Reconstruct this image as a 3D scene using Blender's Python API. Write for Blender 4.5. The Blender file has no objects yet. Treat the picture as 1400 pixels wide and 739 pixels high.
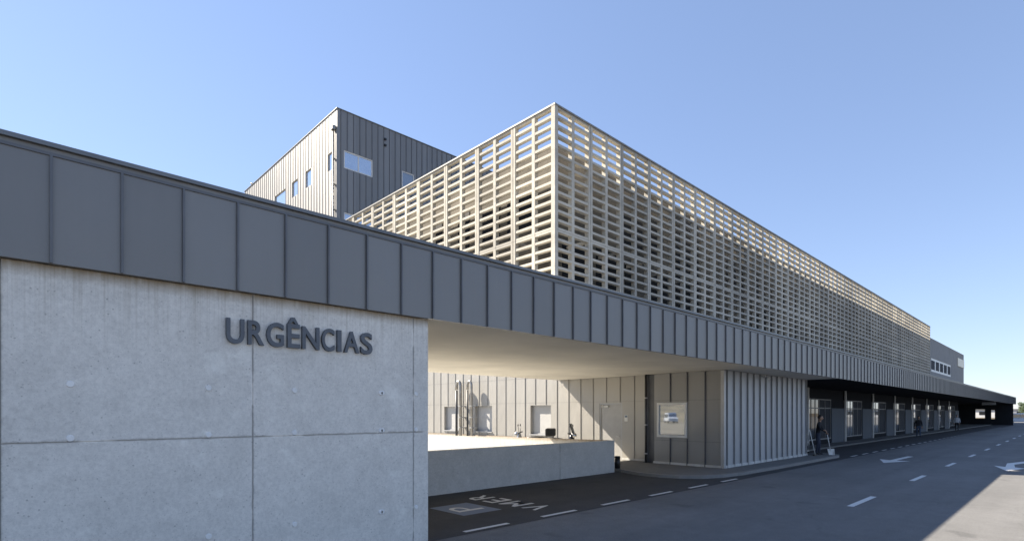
import bpy, bmesh, math, random
from mathutils import Vector, Matrix
random.seed(7)
C = bpy.context.scene.collection
scn = bpy.context.scene

# ------------------------------------------------------------------ helpers
def link(o, parent=None):
    C.objects.link(o)
    if parent is not None:
        o.parent = parent
        o.matrix_parent_inverse = Matrix.Translation(-Vector(parent['_o'])) if '_o' in parent else Matrix()
    return o

def empty(name, loc, label, cat, group=None):
    o = bpy.data.objects.new(name, None); C.objects.link(o)
    o.empty_display_size = .2
    o.location = loc; o['label'] = label; o['category'] = cat
    if group: o['group'] = group
    return o

class MB:
    """mesh collector in world coordinates (or local when building a prototype)"""
    def __init__(s): s.v = []; s.f = []; s.m = []; s.sm = []
    def face(s, pts, m=0, smooth=False):
        b = len(s.v); s.v += [tuple(p) for p in pts]; s.f.append(tuple(range(b, b+len(pts)))); s.m.append(m); s.sm.append(smooth)
    def box(s, x0, x1, y0, y1, z0, z1, m=0):
        if x0 > x1: x0, x1 = x1, x0
        if y0 > y1: y0, y1 = y1, y0
        if z0 > z1: z0, z1 = z1, z0
        b = len(s.v)
        s.v += [(x0,y0,z0),(x1,y0,z0),(x1,y1,z0),(x0,y1,z0),(x0,y0,z1),(x1,y0,z1),(x1,y1,z1),(x0,y1,z1)]
        for q in ((0,3,2,1),(4,5,6,7),(0,1,5,4),(1,2,6,5),(2,3,7,6),(3,0,4,7)):
            s.f.append(tuple(b+i for i in q)); s.m.append(m); s.sm.append(False)
    def tube(s, pts, radii, n=10, m=0, caps=True, smooth=True):
        pts = [Vector(p) for p in pts]
        if not hasattr(radii, '__len__'): radii = [radii]*len(pts)
        b = len(s.v); prev = None
        for i, p in enumerate(pts):
            if i == 0: d = pts[1]-pts[0]
            elif i == len(pts)-1: d = pts[-1]-pts[-2]
            else: d = (pts[i+1]-p).normalized()+(p-pts[i-1]).normalized()
            d.normalize()
            if prev is None:
                u = d.orthogonal().normalized()
            else:
                u = (prev-d*prev.dot(d)).normalized()
            prev = u; w = d.cross(u)
            for k in range(n):
                a = 2*math.pi*k/n
                s.v.append(tuple(p+(u*math.cos(a)+w*math.sin(a))*radii[i]))
        for i in range(len(pts)-1):
            for k in range(n):
                k2 = (k+1) % n
                s.f.append((b+i*n+k, b+i*n+k2, b+(i+1)*n+k2, b+(i+1)*n+k)); s.m.append(m); s.sm.append(smooth)
        if caps:
            s.f.append(tuple(b+k for k in reversed(range(n)))); s.m.append(m); s.sm.append(False)
            e = b+(len(pts)-1)*n
            s.f.append(tuple(e+k for k in range(n))); s.m.append(m); s.sm.append(False)
    def ball(s, c, r, m=0, nu=14, nv=9, fn=None):
        c = Vector(c)
        if not hasattr(r, '__len__'): r = (r, r, r)
        b = len(s.v)
        for j in range(nv+1):
            t = math.pi*j/nv
            for i in range(nu):
                a = 2*math.pi*i/nu
                p = Vector((math.sin(t)*math.cos(a), math.sin(t)*math.sin(a), math.cos(t)))
                if fn: p = fn(p)
                s.v.append((c.x+p.x*r[0], c.y+p.y*r[1], c.z+p.z*r[2]))
        for j in range(nv):
            for i in range(nu):
                i2 = (i+1) % nu
                s.f.append((b+j*nu+i, b+(j+1)*nu+i, b+(j+1)*nu+i2, b+j*nu+i2)); s.m.append(m); s.sm.append(True)
    def prism(s, poly, z0, z1, m=0):
        n = len(poly); b = len(s.v)
        s.v += [(x, y, z0) for x, y in poly]+[(x, y, z1) for x, y in poly]
        s.f.append(tuple(b+i for i in reversed(range(n)))); s.f.append(tuple(b+n+i for i in range(n)))
        s.m += [m, m]; s.sm += [False, False]
        for i in range(n):
            j = (i+1) % n
            s.f.append((b+i, b+j, b+n+j, b+n+i)); s.m.append(m); s.sm.append(False)
    def build(s, name, mats, parent=None, bevel=0, xf=None):
        me = bpy.data.meshes.new(name)
        v = s.v
        if xf is not None: v = [tuple(xf @ Vector(p)) for p in v]
        if parent is not None and xf is None:          # meshes are written in world space, parents sit at their base
            L = parent_origin(parent)
            v = [(p[0]-L.x, p[1]-L.y, p[2]-L.z) for p in v]
        me.from_pydata(v, [], s.f)
        if not isinstance(mats, (list, tuple)): mats = [mats]
        for mt in mats: me.materials.append(mt)
        for p, mi, sm in zip(me.polygons, s.m, s.sm): p.material_index = mi; p.use_smooth = sm
        me.update()
        o = bpy.data.objects.new(name, me); C.objects.link(o)
        if parent is not None: o.parent = parent
        if bevel:
            b = o.modifiers.new('bevel', 'BEVEL'); b.width = bevel; b.segments = 2; b.limit_method = 'ANGLE'
        return o

def parent_origin(p):
    v = Vector((0, 0, 0))
    while p is not None:
        v += Vector(p.location); p = p.parent
    return v

def tag(o, label=None, cat=None, group=None, kind=None):
    if label: o['label'] = label
    if cat: o['category'] = cat
    if group: o['group'] = group
    if kind: o['kind'] = kind
    return o

# ------------------------------------------------------------------ materials
def new_mat(name):
    m = bpy.data.materials.new(name); m.use_nodes = True
    nt = m.node_tree; b = nt.nodes['Principled BSDF']
    return m, nt, b
def N(nt, t, **kw):
    n = nt.nodes.new(t)
    for k, v in kw.items():
        if k.startswith('i_'): n.inputs[k[2:].replace('_', ' ')].default_value = v
        else: setattr(n, k, v)
    return n
def coords(nt, scale=(1,1,1), use='Object'):
    # world position so that every piece shows its own stretch of the pattern
    g = N(nt, 'ShaderNodeNewGeometry'); mp = N(nt, 'ShaderNodeMapping')
    mp.inputs['Scale'].default_value = scale
    nt.links.new(g.outputs['Position'], mp.inputs['Vector'])
    return mp.outputs['Vector']
def noise(nt, vec, scale, detail=4, rough=.55):
    n = N(nt, 'ShaderNodeTexNoise'); n.inputs['Scale'].default_value = scale
    n.inputs['Detail'].default_value = detail; n.inputs['Roughness'].default_value = rough
    nt.links.new(vec, n.inputs['Vector']); return n.outputs['Fac']
def ramp(nt, fac, stops):
    r = N(nt, 'ShaderNodeValToRGB'); el = r.color_ramp.elements
    while len(el) < len(stops): el.new(.5)
    for e, (p, c) in zip(el, stops):
        e.position = p; e.color = (c[0], c[1], c[2], 1) if hasattr(c, '__len__') else (c, c, c, 1)
    nt.links.new(fac, r.inputs['Fac']); return r.outputs['Color']
def mixc(nt, a, b, fac, mode='MIX'):
    m = N(nt, 'ShaderNodeMix', data_type='RGBA', blend_type=mode)
    if hasattr(fac, 'default_value'): nt.links.new(fac, m.inputs['Factor'])
    else: m.inputs['Factor'].default_value = fac
    for inp, v in ((m.inputs['A'], a), (m.inputs['B'], b)):
        if hasattr(v, 'default_value'): nt.links.new(v, inp)
        else: inp.default_value = (v[0], v[1], v[2], 1)
    return m.outputs['Result']
def math_(nt, op, a, b=0, clamp=False):
    m = N(nt, 'ShaderNodeMath', operation=op); m.use_clamp = clamp
    for inp, v in ((m.inputs[0], a), (m.inputs[1], b)):
        if hasattr(v, 'default_value'): nt.links.new(v, inp)
        else: inp.default_value = v
    return m.outputs[0]
def bump(nt, b, h, strength=.2, dist=.02):
    n = N(nt, 'ShaderNodeBump'); n.inputs['Strength'].default_value = strength; n.inputs['Distance'].default_value = dist
    nt.links.new(h, n.inputs['Height']); nt.links.new(n.outputs['Normal'], b.inputs['Normal'])

def simple(name, col, rough=.6, metal=0, var=.12, scale=6, spec=.5, bmp=0):
    m, nt, b = new_mat(name)
    v = coords(nt); n = noise(nt, v, scale)
    c0 = [x*(1-var) for x in col]; c1 = [min(1, x*(1+var)) for x in col]
    nt.links.new(ramp(nt, n, [(.3, c0), (.7, c1)]), b.inputs['Base Color'])
    b.inputs['Roughness'].default_value = rough; b.inputs['Metallic'].default_value = metal
    b.inputs['Specular IOR Level'].default_value = spec
    if bmp: bump(nt, b, noise(nt, v, scale*8), bmp, .01)
    return m

def concrete(name, base, joints=None, streak_top=None, brown=(.30,.25,.18), blocks=False):
    """cast concrete: cloudy tone, fine pits, vertical run-off streaks under an edge, dirty board joints"""
    m, nt, b = new_mat(name)
    g = N(nt, 'ShaderNodeNewGeometry'); pos = g.outputs['Position']
    sep = N(nt, 'ShaderNodeSeparateXYZ'); nt.links.new(pos, sep.inputs[0])
    X, Y, Z = sep.outputs
    n1 = noise(nt, pos, .9, 5, .6); n2 = noise(nt, pos, 5, 6, .65); n3 = noise(nt, pos, 60, 3, .6)
    col = ramp(nt, n1, [(.3, [x*.92 for x in base]), (.5, base), (.72, [min(1, x*1.05) for x in base])])
    col = mixc(nt, col, ramp(nt, n2, [(.3, .80), (.6, 1.0)]), .5, 'MULTIPLY')
    gr = noise(nt, pos, 28, 5, .75); col = mixc(nt, col, ramp(nt, gr, [(.3, .78), (.6, 1.06)]), .7, 'MULTIPLY')
    vo = N(nt, 'ShaderNodeTexVoronoi'); vo.inputs['Scale'].default_value = 16; nt.links.new(pos, vo.inputs['Vector'])
    keep = ramp(nt, noise(nt, pos, 3.3, 3, .6), [(.47, 1), (.56, 0)])
    pore = ramp(nt, vo.outputs['Distance'], [(.10, .35), (.16, 1.0)])
    col = mixc(nt, col, mixc(nt, pore, (1, 1, 1), keep), .5, 'MULTIPLY')
    pits = ramp(nt, n3, [(.27, .45), (.36, 1.0)])
    col = mixc(nt, col, pits, .7, 'MULTIPLY')
    # light scuffed patches
    n5 = noise(nt, pos, 2.1, 7, .7)
    col = mixc(nt, col, [min(1, x*1.35) for x in base], math_(nt, 'MULTIPLY', ramp(nt, n5, [(.58, 0), (.72, 1)]), .45))
    if streak_top is not None:
        sv = coords(nt, (14, 14, .35)); s1 = noise(nt, sv, 1.0, 3, .7)
        sv2 = coords(nt, (55, 55, .6)); s2 = noise(nt, sv2, 1.0, 2, .6)
        d = math_(nt, 'SUBTRACT', streak_top, Z)                      # metres below the edge
        near = math_(nt, 'SUBTRACT', 1.0, math_(nt, 'DIVIDE', d, 1.1), True)
        near = math_(nt, 'POWER', near, 1.6)
        st = math_(nt, 'MULTIPLY', near, math_(nt, 'ADD', ramp(nt, s1, [(.50, 0), (.7, .40)]), ramp(nt, s2, [(.5, 0), (.72, .30)])), True)
        col = mixc(nt, col, brown, st)
        rim = math_(nt, 'SUBTRACT', 1.0, math_(nt, 'DIVIDE', d, .15), True)
        rim = math_(nt, 'MULTIPLY', rim, ramp(nt, s1, [(.2, .55), (.5, 1)]))
        col = mixc(nt, col, (.24, .165, .085), math_(nt, 'MULTIPLY', rim, .85))
    if blocks:                                             # every precast piece was cast and weathered a little differently
        ix = math_(nt, 'FLOOR', math_(nt, 'DIVIDE', math_(nt, 'SUBTRACT', X, 17.9), 2.582))
        iy = math_(nt, 'FLOOR', math_(nt, 'DIVIDE', math_(nt, 'SUBTRACT', Y, 16.0), 2.72))
        iz = math_(nt, 'FLOOR', math_(nt, 'DIVIDE', math_(nt, 'ADD', Z, .2), .4262))
        w1 = N(nt, 'ShaderNodeTexWhiteNoise', noise_dimensions='2D'); cv = N(nt, 'ShaderNodeCombineXYZ'); nt.links.new(ix, cv.inputs[0]); nt.links.new(iy, cv.inputs[1]); nt.links.new(cv.outputs[0], w1.inputs['Vector'])
        w2 = N(nt, 'ShaderNodeTexWhiteNoise', noise_dimensions='3D'); c2 = N(nt, 'ShaderNodeCombineXYZ'); nt.links.new(ix, c2.inputs[0]); nt.links.new(iy, c2.inputs[1]); nt.links.new(iz, c2.inputs[2]); nt.links.new(c2.outputs[0], w2.inputs['Vector'])
        col = mixc(nt, col, ramp(nt, w1.outputs['Value'], [(0, (.80, .80, .79)), (1, (1.06, 1.05, 1.02))]), 1.0, 'MULTIPLY')
        col = mixc(nt, col, ramp(nt, w2.outputs['Value'], [(0, .86), (1, 1.06)]), .8, 'MULTIPLY')
        big = noise(nt, pos, .22, 4, .6); col = mixc(nt, col, ramp(nt, big, [(.35, (.74, .74, .75)), (.6, (1, 1, 1))]), .7, 'MULTIPLY')
    if joints:
        xs, zs = joints
        nn = noise(nt, pos, 7, 5, .7)
        wob = math_(nt, 'MULTIPLY', math_(nt, 'SUBTRACT', nn, .5), .05)
        tot = None
        for ax, vals in ((X, xs), (Z, zs)):
            for q in vals:
                dd = math_(nt, 'ABSOLUTE', math_(nt, 'ADD', math_(nt, 'SUBTRACT', ax, q), wob))
                k = math_(nt, 'SUBTRACT', 1.0, math_(nt, 'DIVIDE', dd, .022), True)
                tot = k if tot is None else math_(nt, 'MAXIMUM', tot, k)
        lig = noise(nt, pos, 1.7, 4, .6)
        col = mixc(nt, col, mixc(nt, [x*.42 for x in base], [min(1, x*1.3) for x in base], ramp(nt, lig, [(.52, 0), (.6, 1)])), math_(nt, 'MULTIPLY', tot, .6))
    nt.links.new(col, b.inputs['Base Color']); b.inputs['Roughness'].default_value = .82
    b.inputs['Specular IOR Level'].default_value = .3
    bump(nt, b, math_(nt, 'ADD', math_(nt, 'MULTIPLY', n3, .6), n2), .25, .01)
    return m

def zinc(name, base, rough=.5, metal=.45, axis=0, pitch=.56, off=0., stain=.12, bend=.0):
    """rolled zinc: each sheet has its own tone, soft cloudy oxide, faint streaks, slight oil-canning"""
    m, nt, b = new_mat(name)
    g = N(nt, 'ShaderNodeNewGeometry'); pos = g.outputs['Position']
    sep = N(nt, 'ShaderNodeSeparateXYZ'); nt.links.new(pos, sep.inputs[0])
    u = sep.outputs[axis]
    idx = math_(nt, 'FLOOR', math_(nt, 'DIVIDE', math_(nt, 'SUBTRACT', u, off), pitch))
    wn = N(nt, 'ShaderNodeTexWhiteNoise', noise_dimensions='1D'); nt.links.new(idx, wn.inputs['W'])
    n1 = noise(nt, pos, 1.3, 5, .6)
    sv = coords(nt, (9, 9, .5)); s1 = noise(nt, sv, 1, 4, .6)
    n4 = noise(nt, pos, 30, 4, .6)
    k = math_(nt, 'ADD', math_(nt, 'MULTIPLY', wn.outputs['Value'], .5), math_(nt, 'MULTIPLY', n1, .3))
    k = math_(nt, 'ADD', k, math_(nt, 'MULTIPLY', s1, .2))
    col = ramp(nt, k, [(.15, [x*(1-stain) for x in base]), (.85, [min(1, x*(1+stain)) for x in base])])
    nt.links.new(col, b.inputs['Base Color']); b.inputs['Metallic'].default_value = metal
    r = math_(nt, 'ADD', rough-.08, math_(nt, 'MULTIPLY', n4, .16)); nt.links.new(r, b.inputs['Roughness'])
    nb = noise(nt, coords(nt, (1.6, 1.6, .8)), 1, 2, .5)
    bump(nt, b, math_(nt, 'ADD', nb, math_(nt, 'MULTIPLY', wn.outputs['Value'], .0)), .6, .04)
    return m

def asphalt(name, base):
    m, nt, b = new_mat(name)
    g = N(nt, 'ShaderNodeNewGeometry'); pos = g.outputs['Position']
    n1 = noise(nt, pos, .25, 6, .6); n2 = noise(nt, pos, 3, 5, .6); n3 = noise(nt, pos, 90, 3, .7)
    tr = noise(nt, coords(nt, (.05, 1.1, 1)), 1, 3, .5)       # wheel tracks along the road
    col = ramp(nt, n1, [(.3, [x*.85 for x in base]), (.7, [x*1.15 for x in base])])
    col = mixc(nt, col, ramp(nt, tr, [(.35, .78), (.6, 1.08)]), .5, 'MULTIPLY')
    col = mixc(nt, col, ramp(nt, n2, [(.3, .85), (.7, 1.1)]), .6, 'MULTIPLY')
    col = mixc(nt, col, ramp(nt, n3, [(.3, .6), (.7, 1.35)]), .55, 'MULTIPLY')
    spots = noise(nt, pos, 1.1, 2, .5); col = mixc(nt, col, ramp(nt, spots, [(.66, 1.0), (.72, .72)]), .7, 'MULTIPLY')
    pt = N(nt, 'ShaderNodeTexVoronoi'); pt.inputs['Scale'].default_value = 55; nt.links.new(pos, pt.inputs['Vector'])
    col = mixc(nt, col, ramp(nt, pt.outputs['Distance'], [(.1, 1.5), (.5, .8)]), .5, 'MULTIPLY')
    # tar seams
    vo = N(nt, 'ShaderNodeTexVoronoi', feature='DISTANCE_TO_EDGE'); vo.inputs['Scale'].default_value = .16
    vv = N(nt, 'ShaderNodeVectorMath', operation='ADD'); nn = N(nt, 'ShaderNodeTexNoise'); nn.inputs['Scale'].default_value = 1.2
    nt.links.new(pos, nn.inputs['Vector']); nt.links.new(pos, vv.inputs[0]); nt.links.new(nn.outputs['Color'], vv.inputs[1])
    nt.links.new(vv.outputs[0], vo.inputs['Vector'])
    crack = ramp(nt, vo.outputs['Distance'], [(.0, .6), (.004, 1.0)])
    col = mixc(nt, col, crack, .35, 'MULTIPLY')
    nt.links.new(col, b.inputs['Base Color']); b.inputs['Roughness'].default_value = .85
    b.inputs['Specular IOR Level'].default_value = .25
    bump(nt, b, n3, .5, .008)
    return m

def paint(name, base, wear=.5):
    m, nt, b = new_mat(name)
    g = N(nt, 'ShaderNodeNewGeometry'); pos = g.outputs['Position']
    n = noise(nt, pos, 25, 6, .7); n2 = noise(nt, pos, 2.5, 3, .6)
    k = math_(nt, 'ADD', math_(nt, 'MULTIPLY', n, .7), math_(nt, 'MULTIPLY', n2, .3))
    nt.links.new(ramp(nt, k, [(.33, (.12, .12, .12)), (.33+.14*wear, base)]), b.inputs['Base Color'])
    b.inputs['Roughness'].default_value = .7
    return m

def mirror_glass(name, col=(.55, .6, .66), metal=.8, rough=.02):
    m, nt, b = new_mat(name)
    g = N(nt, 'ShaderNodeNewGeometry')
    n = noise(nt, g.outputs['Position'], 1.2, 2, .5)
    nt.links.new(ramp(nt, n, [(.3, [x*.92 for x in col]), (.7, col)]), b.inputs['Base Color'])
    b.inputs['Metallic'].default_value = metal; b.inputs['Roughness'].default_value = rough
    bump(nt, b, n, .04, .02)
    return m

M = {}
joint_x = [-9.0, -6.75, -4.5, -2.25, 0.0, 2.25, 4.57]
M['concrete'] = concrete('cast_concrete', (.76, .725, .66), (joint_x, [1.71]), 3.46)
M['parapet'] = concrete('parapet_concrete', (.50, .49, .465), ([12.2], []), None)
M['weathered'] = concrete('weathered_concrete', (.27, .27, .265), ([118.0, 127.5, 137.0], [7.5]), 14.1, (.10, .095, .085))
M['parapet_in'] = concrete('stained_concrete', (.58, .57, .54), None, 1.07, (.34, .325, .29))
M['screen'] = concrete('precast_concrete', (.60, .565, .49), None, 15.86, (.22, .20, .16), blocks=True)
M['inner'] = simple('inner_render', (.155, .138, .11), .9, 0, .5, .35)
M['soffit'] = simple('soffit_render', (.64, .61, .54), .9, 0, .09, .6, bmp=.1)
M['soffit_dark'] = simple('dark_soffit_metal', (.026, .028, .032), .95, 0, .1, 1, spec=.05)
M['zinc_fascia'] = zinc('zinc_fascia', (.212, .206, .198), .45, .4, 0, .5635, .36, .10)
M['zinc_x'] = zinc('zinc_cladding_side', (.365, .35, .318), .48, .3, 1, .688, 11.5, .07)  # lighter copy for sunlit faces, sunlight put into the tone
M['zinc_side'] = zinc('zinc_cladding_box_side', (.26, .258, .25), .5, .35, 1, .68, .15, .08)  # darker copy for the box side, its deep shade put into the tone
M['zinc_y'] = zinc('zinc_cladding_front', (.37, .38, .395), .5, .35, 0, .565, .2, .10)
M['zinc_tower_y'] = zinc('zinc_tower_front', (.205, .208, .21), .5, .3, 0, .545, .0, .14)  # same tower zinc on the unlit face, shade put into the tone
M['seam_dark'] = simple('seam_zinc', (.11, .115, .125), .5, .4, .1, 3)
M['seam_f'] = simple('seam_zinc_fascia', (.135, .138, .145), .5, .4, .1, 3)
M['seam_x'] = simple('seam_zinc_side', (.24, .235, .22), .5, .3, .1, 3)
M['seam_light'] = simple('seam_zinc_light', (.27, .275, .28), .5, .4, .1, 3)
M['coping'] = simple('coping_zinc', (.17, .175, .18), .45, .5, .15, 2)
M['skirt'] = simple('pale_skirting', (.5, .5, .48), .8, 0, .2, 3)
M['asphalt'] = asphalt('asphalt', (.172, .170, .165))
M['paving'] = concrete('pale_paving', (.45, .44, .41))
M['plinth'] = concrete('stained_plinth', (.54, .53, .50), None, .84, (.32, .30, .27))
M['pavement'] = concrete('footpath_concrete', (.17, .168, .16))
M['kerb'] = concrete('kerb_concrete', (.24, .235, .225))
M['earth'] = simple('dry_earth', (.11, .09, .055), .95, 0, .5, .35)
M['white_paint'] = paint('road_paint_white', (.62, .62, .60), .5)
M['blue_paint'] = paint('road_paint_blue', (.15, .19, .26), .5)
M['white_metal'] = simple('white_frame', (.62, .62, .60), .4, 0, .05, 5)
M['grey_metal'] = simple('grey_frame', (.38, .385, .39), .4, .3, .08, 5)
M['letters'] = simple('letter_zinc', (.105, .115, .13), .5, .2, .1, 12)
M['mirror'] = mirror_glass('reflective_glass')
M['sky_glass'] = mirror_glass('coated_glass', (.8, .86, .93), .9, .05)
M['glass_dark'] = mirror_glass('dark_glass', (.30, .32, .34), .75, .03)
M['portico_glass'] = simple('clear_dark_glass', (.008, .009, .011), .03, 0, .1, 1, spec=.5)
M['far_pane'] = simple('far_pane', (.03, .035, .045), .7, 0, .2, 1, spec=.1)
M['frame_dark'] = simple('frame_grey', (.2, .2, .2), .6, 0, .05, 5)
M['window_inner'] = simple('dark_window', (.012, .013, .015), .55, 0, .2, 2, spec=.2)
M['blind'] = simple('pale_blind', (.42, .42, .41), .7, 0, .05, 3)
M['door'] = simple('painted_door', (.36, .355, .34), .5, .2, .06, 4)
M['panel'] = zinc('portico_panel', (.065, .08, .10), .75, .0, 0, 1.2, 0, .1)
M['black'] = simple('black_plastic', (.012, .012, .014), .4, 0, .2, 8)
M['rubber'] = simple('rubber', (.015, .015, .015), .85, 0, .2, 8)
M['pipe'] = simple('pipe_metal', (.30, .29, .27), .35, .7, .12, 4)
M['pipe_dark'] = simple('dark_pipe', (.05, .052, .056), .45, .4, .12, 4)
M['chrome'] = simple('chrome', (.6, .6, .6), .15, 1, .05, 4)
M['cloth_black'] = simple('black_cloth', (.012, .013, .017), .9, 0, .2, 20)
M['cloth_navy'] = simple('navy_cloth', (.028, .036, .06), .9, 0, .2, 20)
M['cloth_jeans'] = simple('denim', (.06, .085, .14), .9, 0, .2, 20)
M['cloth_white'] = simple('white_cloth', (.55, .57, .6), .9, 0, .1, 20)
M['skin'] = simple('skin', (.36, .22, .15), .55, 0, .06, 20)
M['hair'] = simple('dark_hair', (.015, .011, .009), .6, 0, .2, 30)
M['hair_grey'] = simple('grey_hair', (.16, .15, .14), .6, 0, .2, 30)
M['scooter_silver'] = simple('silver_paint', (.34, .35, .37), .25, .6, .05, 4)
M['scooter_dark'] = simple('dark_paint', (.03, .03, .035), .2, .2, .05, 4)
M['car_white'] = simple('white_car_paint', (.72, .72, .72), .25, 0, .03, 2)
M['car_grey'] = simple('grey_car_paint', (.22, .24, .27), .25, .4, .03, 2)
M['lamp'] = simple('lamp_glass', (.5, .12, .08), .2, 0, .05, 2)
M['cream_panel'] = simple('cream_panel', (.85, .80, .66), .6, 0, .05, 2)
M['pale_wall'] = simple('far_wall', (.5, .5, .5), .8, 0, .1, .2)
M['leaf'] = simple('far_foliage', (.05, .075, .035), .9, 0, .4, 1)

# ------------------------------------------------------------------ ground
mb = MB(); mb.box(-2500, 2500, -2500, 2500, -1.0, 0.0)
g = mb.build('ground', M['earth']); tag(g, 'dry brown ground reaching the horizon', 'ground', kind='structure')
mb = MB(); mb.face([(-90, -70, .004), (330, -70, .004), (330, 16.6, .004), (-90, 16.6, .004)])
road = mb.build('road', M['asphalt']); tag(road, 'asphalt road and forecourt in front of the hospital', 'road', kind='structure')
mb = MB(); mb.face([(-7, 10.9, .008), (18.4, 10.9, .008), (18.4, 45, .008), (-7, 45, .008)])
yard = mb.build('courtyard_paving', M['paving']); tag(yard, 'pale paved courtyard behind the low concrete parapet', 'paving', kind='structure')

M['asphalt_shade'] = asphalt('shade_dark_asphalt', (.062, .062, .064))
mb = MB(); mb.face([(-12, 6.90, .008), (119.5, 6.90, .008), (119.5, 10.75, .008), (-12, 10.75, .008)])  # dark sheet paints the canopy's shade onto the asphalt
o = mb.build('bay_shade', M['asphalt_shade']); tag(o, 'dark sheet over the parking bay asphalt, canopy shade painted in', 'road', kind='structure')
def footpath():
    pts = [(15.12, 10.55)]
    pts += [(14.75, 9.6), (14.75, 8.9), (14.95, 8.3), (15.4, 7.8), (16.1, 7.5), (17.2, 7.36), (20, 7.3), (24, 7.28), (27.2, 7.3)]
    pts += [(27.9, 7.5), (28.3, 8.0), (28.4, 8.7)]
    inner = [(26.3, 8.7), (26.3, 8.28), (17.92, 8.28), (17.92, 11.5), (18.35, 11.5), (18.35, 12.5), (15.12, 12.5)]
    mb = MB(); poly = pts+inner
    mb.prism(poly, .003, .10)
    o = mb.build('footpath', M['pavement']); tag(o, 'raised concrete footpath curving round the grey clad box', 'footpath', kind='structure')
    mb = MB()
    for a, b2 in zip(pts[:-1], pts[1:]):                       # kerb stones 3 mm above the path
        a = Vector(a); b2 = Vector(b2); d = (b2-a).normalized(); n = Vector((-d.y, d.x))
        q = [a-n*.012, b2-n*.012, b2+n*.12, a+n*.12]
        mb.prism([(p.x, p.y) for p in q], .004, .103)
    k = mb.build('kerb', M['kerb'], o)
footpath()
mb = MB(); mb.box(28.5, 119.5, 9.6, 13.9, .006, .09); 
o = mb.build('portico_floor', M['asphalt']); tag(o, 'shaded concrete floor along the glazed portico', 'floor', kind='structure')

# painted markings, parts of the road
def mark(name, polys, mat, label=None, z=.012):
    mb = MB()
    for p in polys: mb.face([(x, y, z) for x, y in p])
    o = mb.build(name, mat, road)
    if label: o['label'] = label
    return o
x = 1.85-1.9
k = 0
while x < 16.6:
    mark('edge_dash', [[(x-.02, 7.02), (x+1.0, 7.02), (x+1.0, 7.12), (x-.02, 7.12)]], M['white_paint']); x += 1.9
x = 26.3+1.9
while x < 100:
    mark('edge_dash', [[(x, 7.03), (x+1.0, 7.03), (x+1.0, 7.13), (x, 7.13)]], M['white_paint']); x += 1.9
for i in list(range(-4, -1))+list(range(0, 14)):
    xx = 13.12+6.25*i
    mark('centre_dash', [[(xx, 3.25), (xx+1.95, 3.25), (xx+1.95, 3.38), (xx, 3.38)]], M['white_paint'])
mark('lane_arrow', [[(25.55, 5.28), (27.2, 4.72), (27.2, 5.17), (30.2, 5.10), (30.2, 5.32), (27.2, 5.40), (27.5, 5.83)]], M['white_paint'])
mark('lane_arrow', [[(25.0, 1.62), (26.6, 1.22), (26.9, 1.52), (28.3, 1.62), (30.2, 1.20), (30.9, 1.32), (28.8, 1.86), (26.9, 1.78), (27.2, 2.12)]], M['white_paint'])
mark('parking_square', [[(6.5, 8.17), (7.5, 8.17), (7.5, 9.33), (6.5, 9.33)]], M['blue_paint'])

def text_mesh(body, extrude=0., offset=0.):
    cu = bpy.data.curves.new('glyph', 'FONT'); cu.body = body; cu.size = 1; cu.extrude = extrude; cu.offset = offset
    cu.resolution_u = 6
    ob = bpy.data.objects.new('glyph', cu); C.objects.link(ob)
    dg = bpy.context.evaluated_depsgraph_get(); dg.update()
    me = bpy.data.meshes.new_from_object(ob.evaluated_get(dg))
    bpy.data.objects.remove(ob); bpy.data.curves.remove(cu)
    return me
def fit(me, fn, w, h, d=None):
    """rescale a glyph mesh to a w x h box and send its points through fn(u, v, depth)"""
    xs = [v.co.x for v in me.vertices]; ys = [v.co.y for v in me.vertices]; zs = [v.co.z for v in me.vertices]
    x0, x1, y0, y1, z0, z1 = min(xs), max(xs), min(ys), max(ys), min(zs), max(zs)
    for v in me.vertices:
        u = (v.co.x-x0)/(x1-x0)*w; q = (v.co.y-y0)/(y1-y0)*h
        dd = (v.co.z-z0)/(z1-z0)*d if d else 0
        v.co = fn(u, q, dd)
    me.update()
# ground lettering reads from the far end: glyph x = +Y, glyph up = -X
for ch, y0, y1 in (('V', 7.63, 8.05), ('M', 8.22, 8.74), ('E', 8.90, 9.27), ('R', 9.45, 9.90)):
    me = text_mesh(ch, 0, .012)
    fit(me, lambda u, q, d, y0=y0: Vector((8.55-.04*(y0-7.6)-q, y0+u, .0125)), y1-y0, .62)
    me.materials.append(M['white_paint']); o = bpy.data.objects.new('painted_letter', me); C.objects.link(o); o.parent = road
me = text_mesh('P', 0, .004); fit(me, lambda u, q, d: Vector((7.32-q, 8.5+u, .0165)), .5, .66)
me.materials.append(M['white_paint']); o = bpy.data.objects.new('painted_letter', me); C.objects.link(o); o.parent = road

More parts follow.
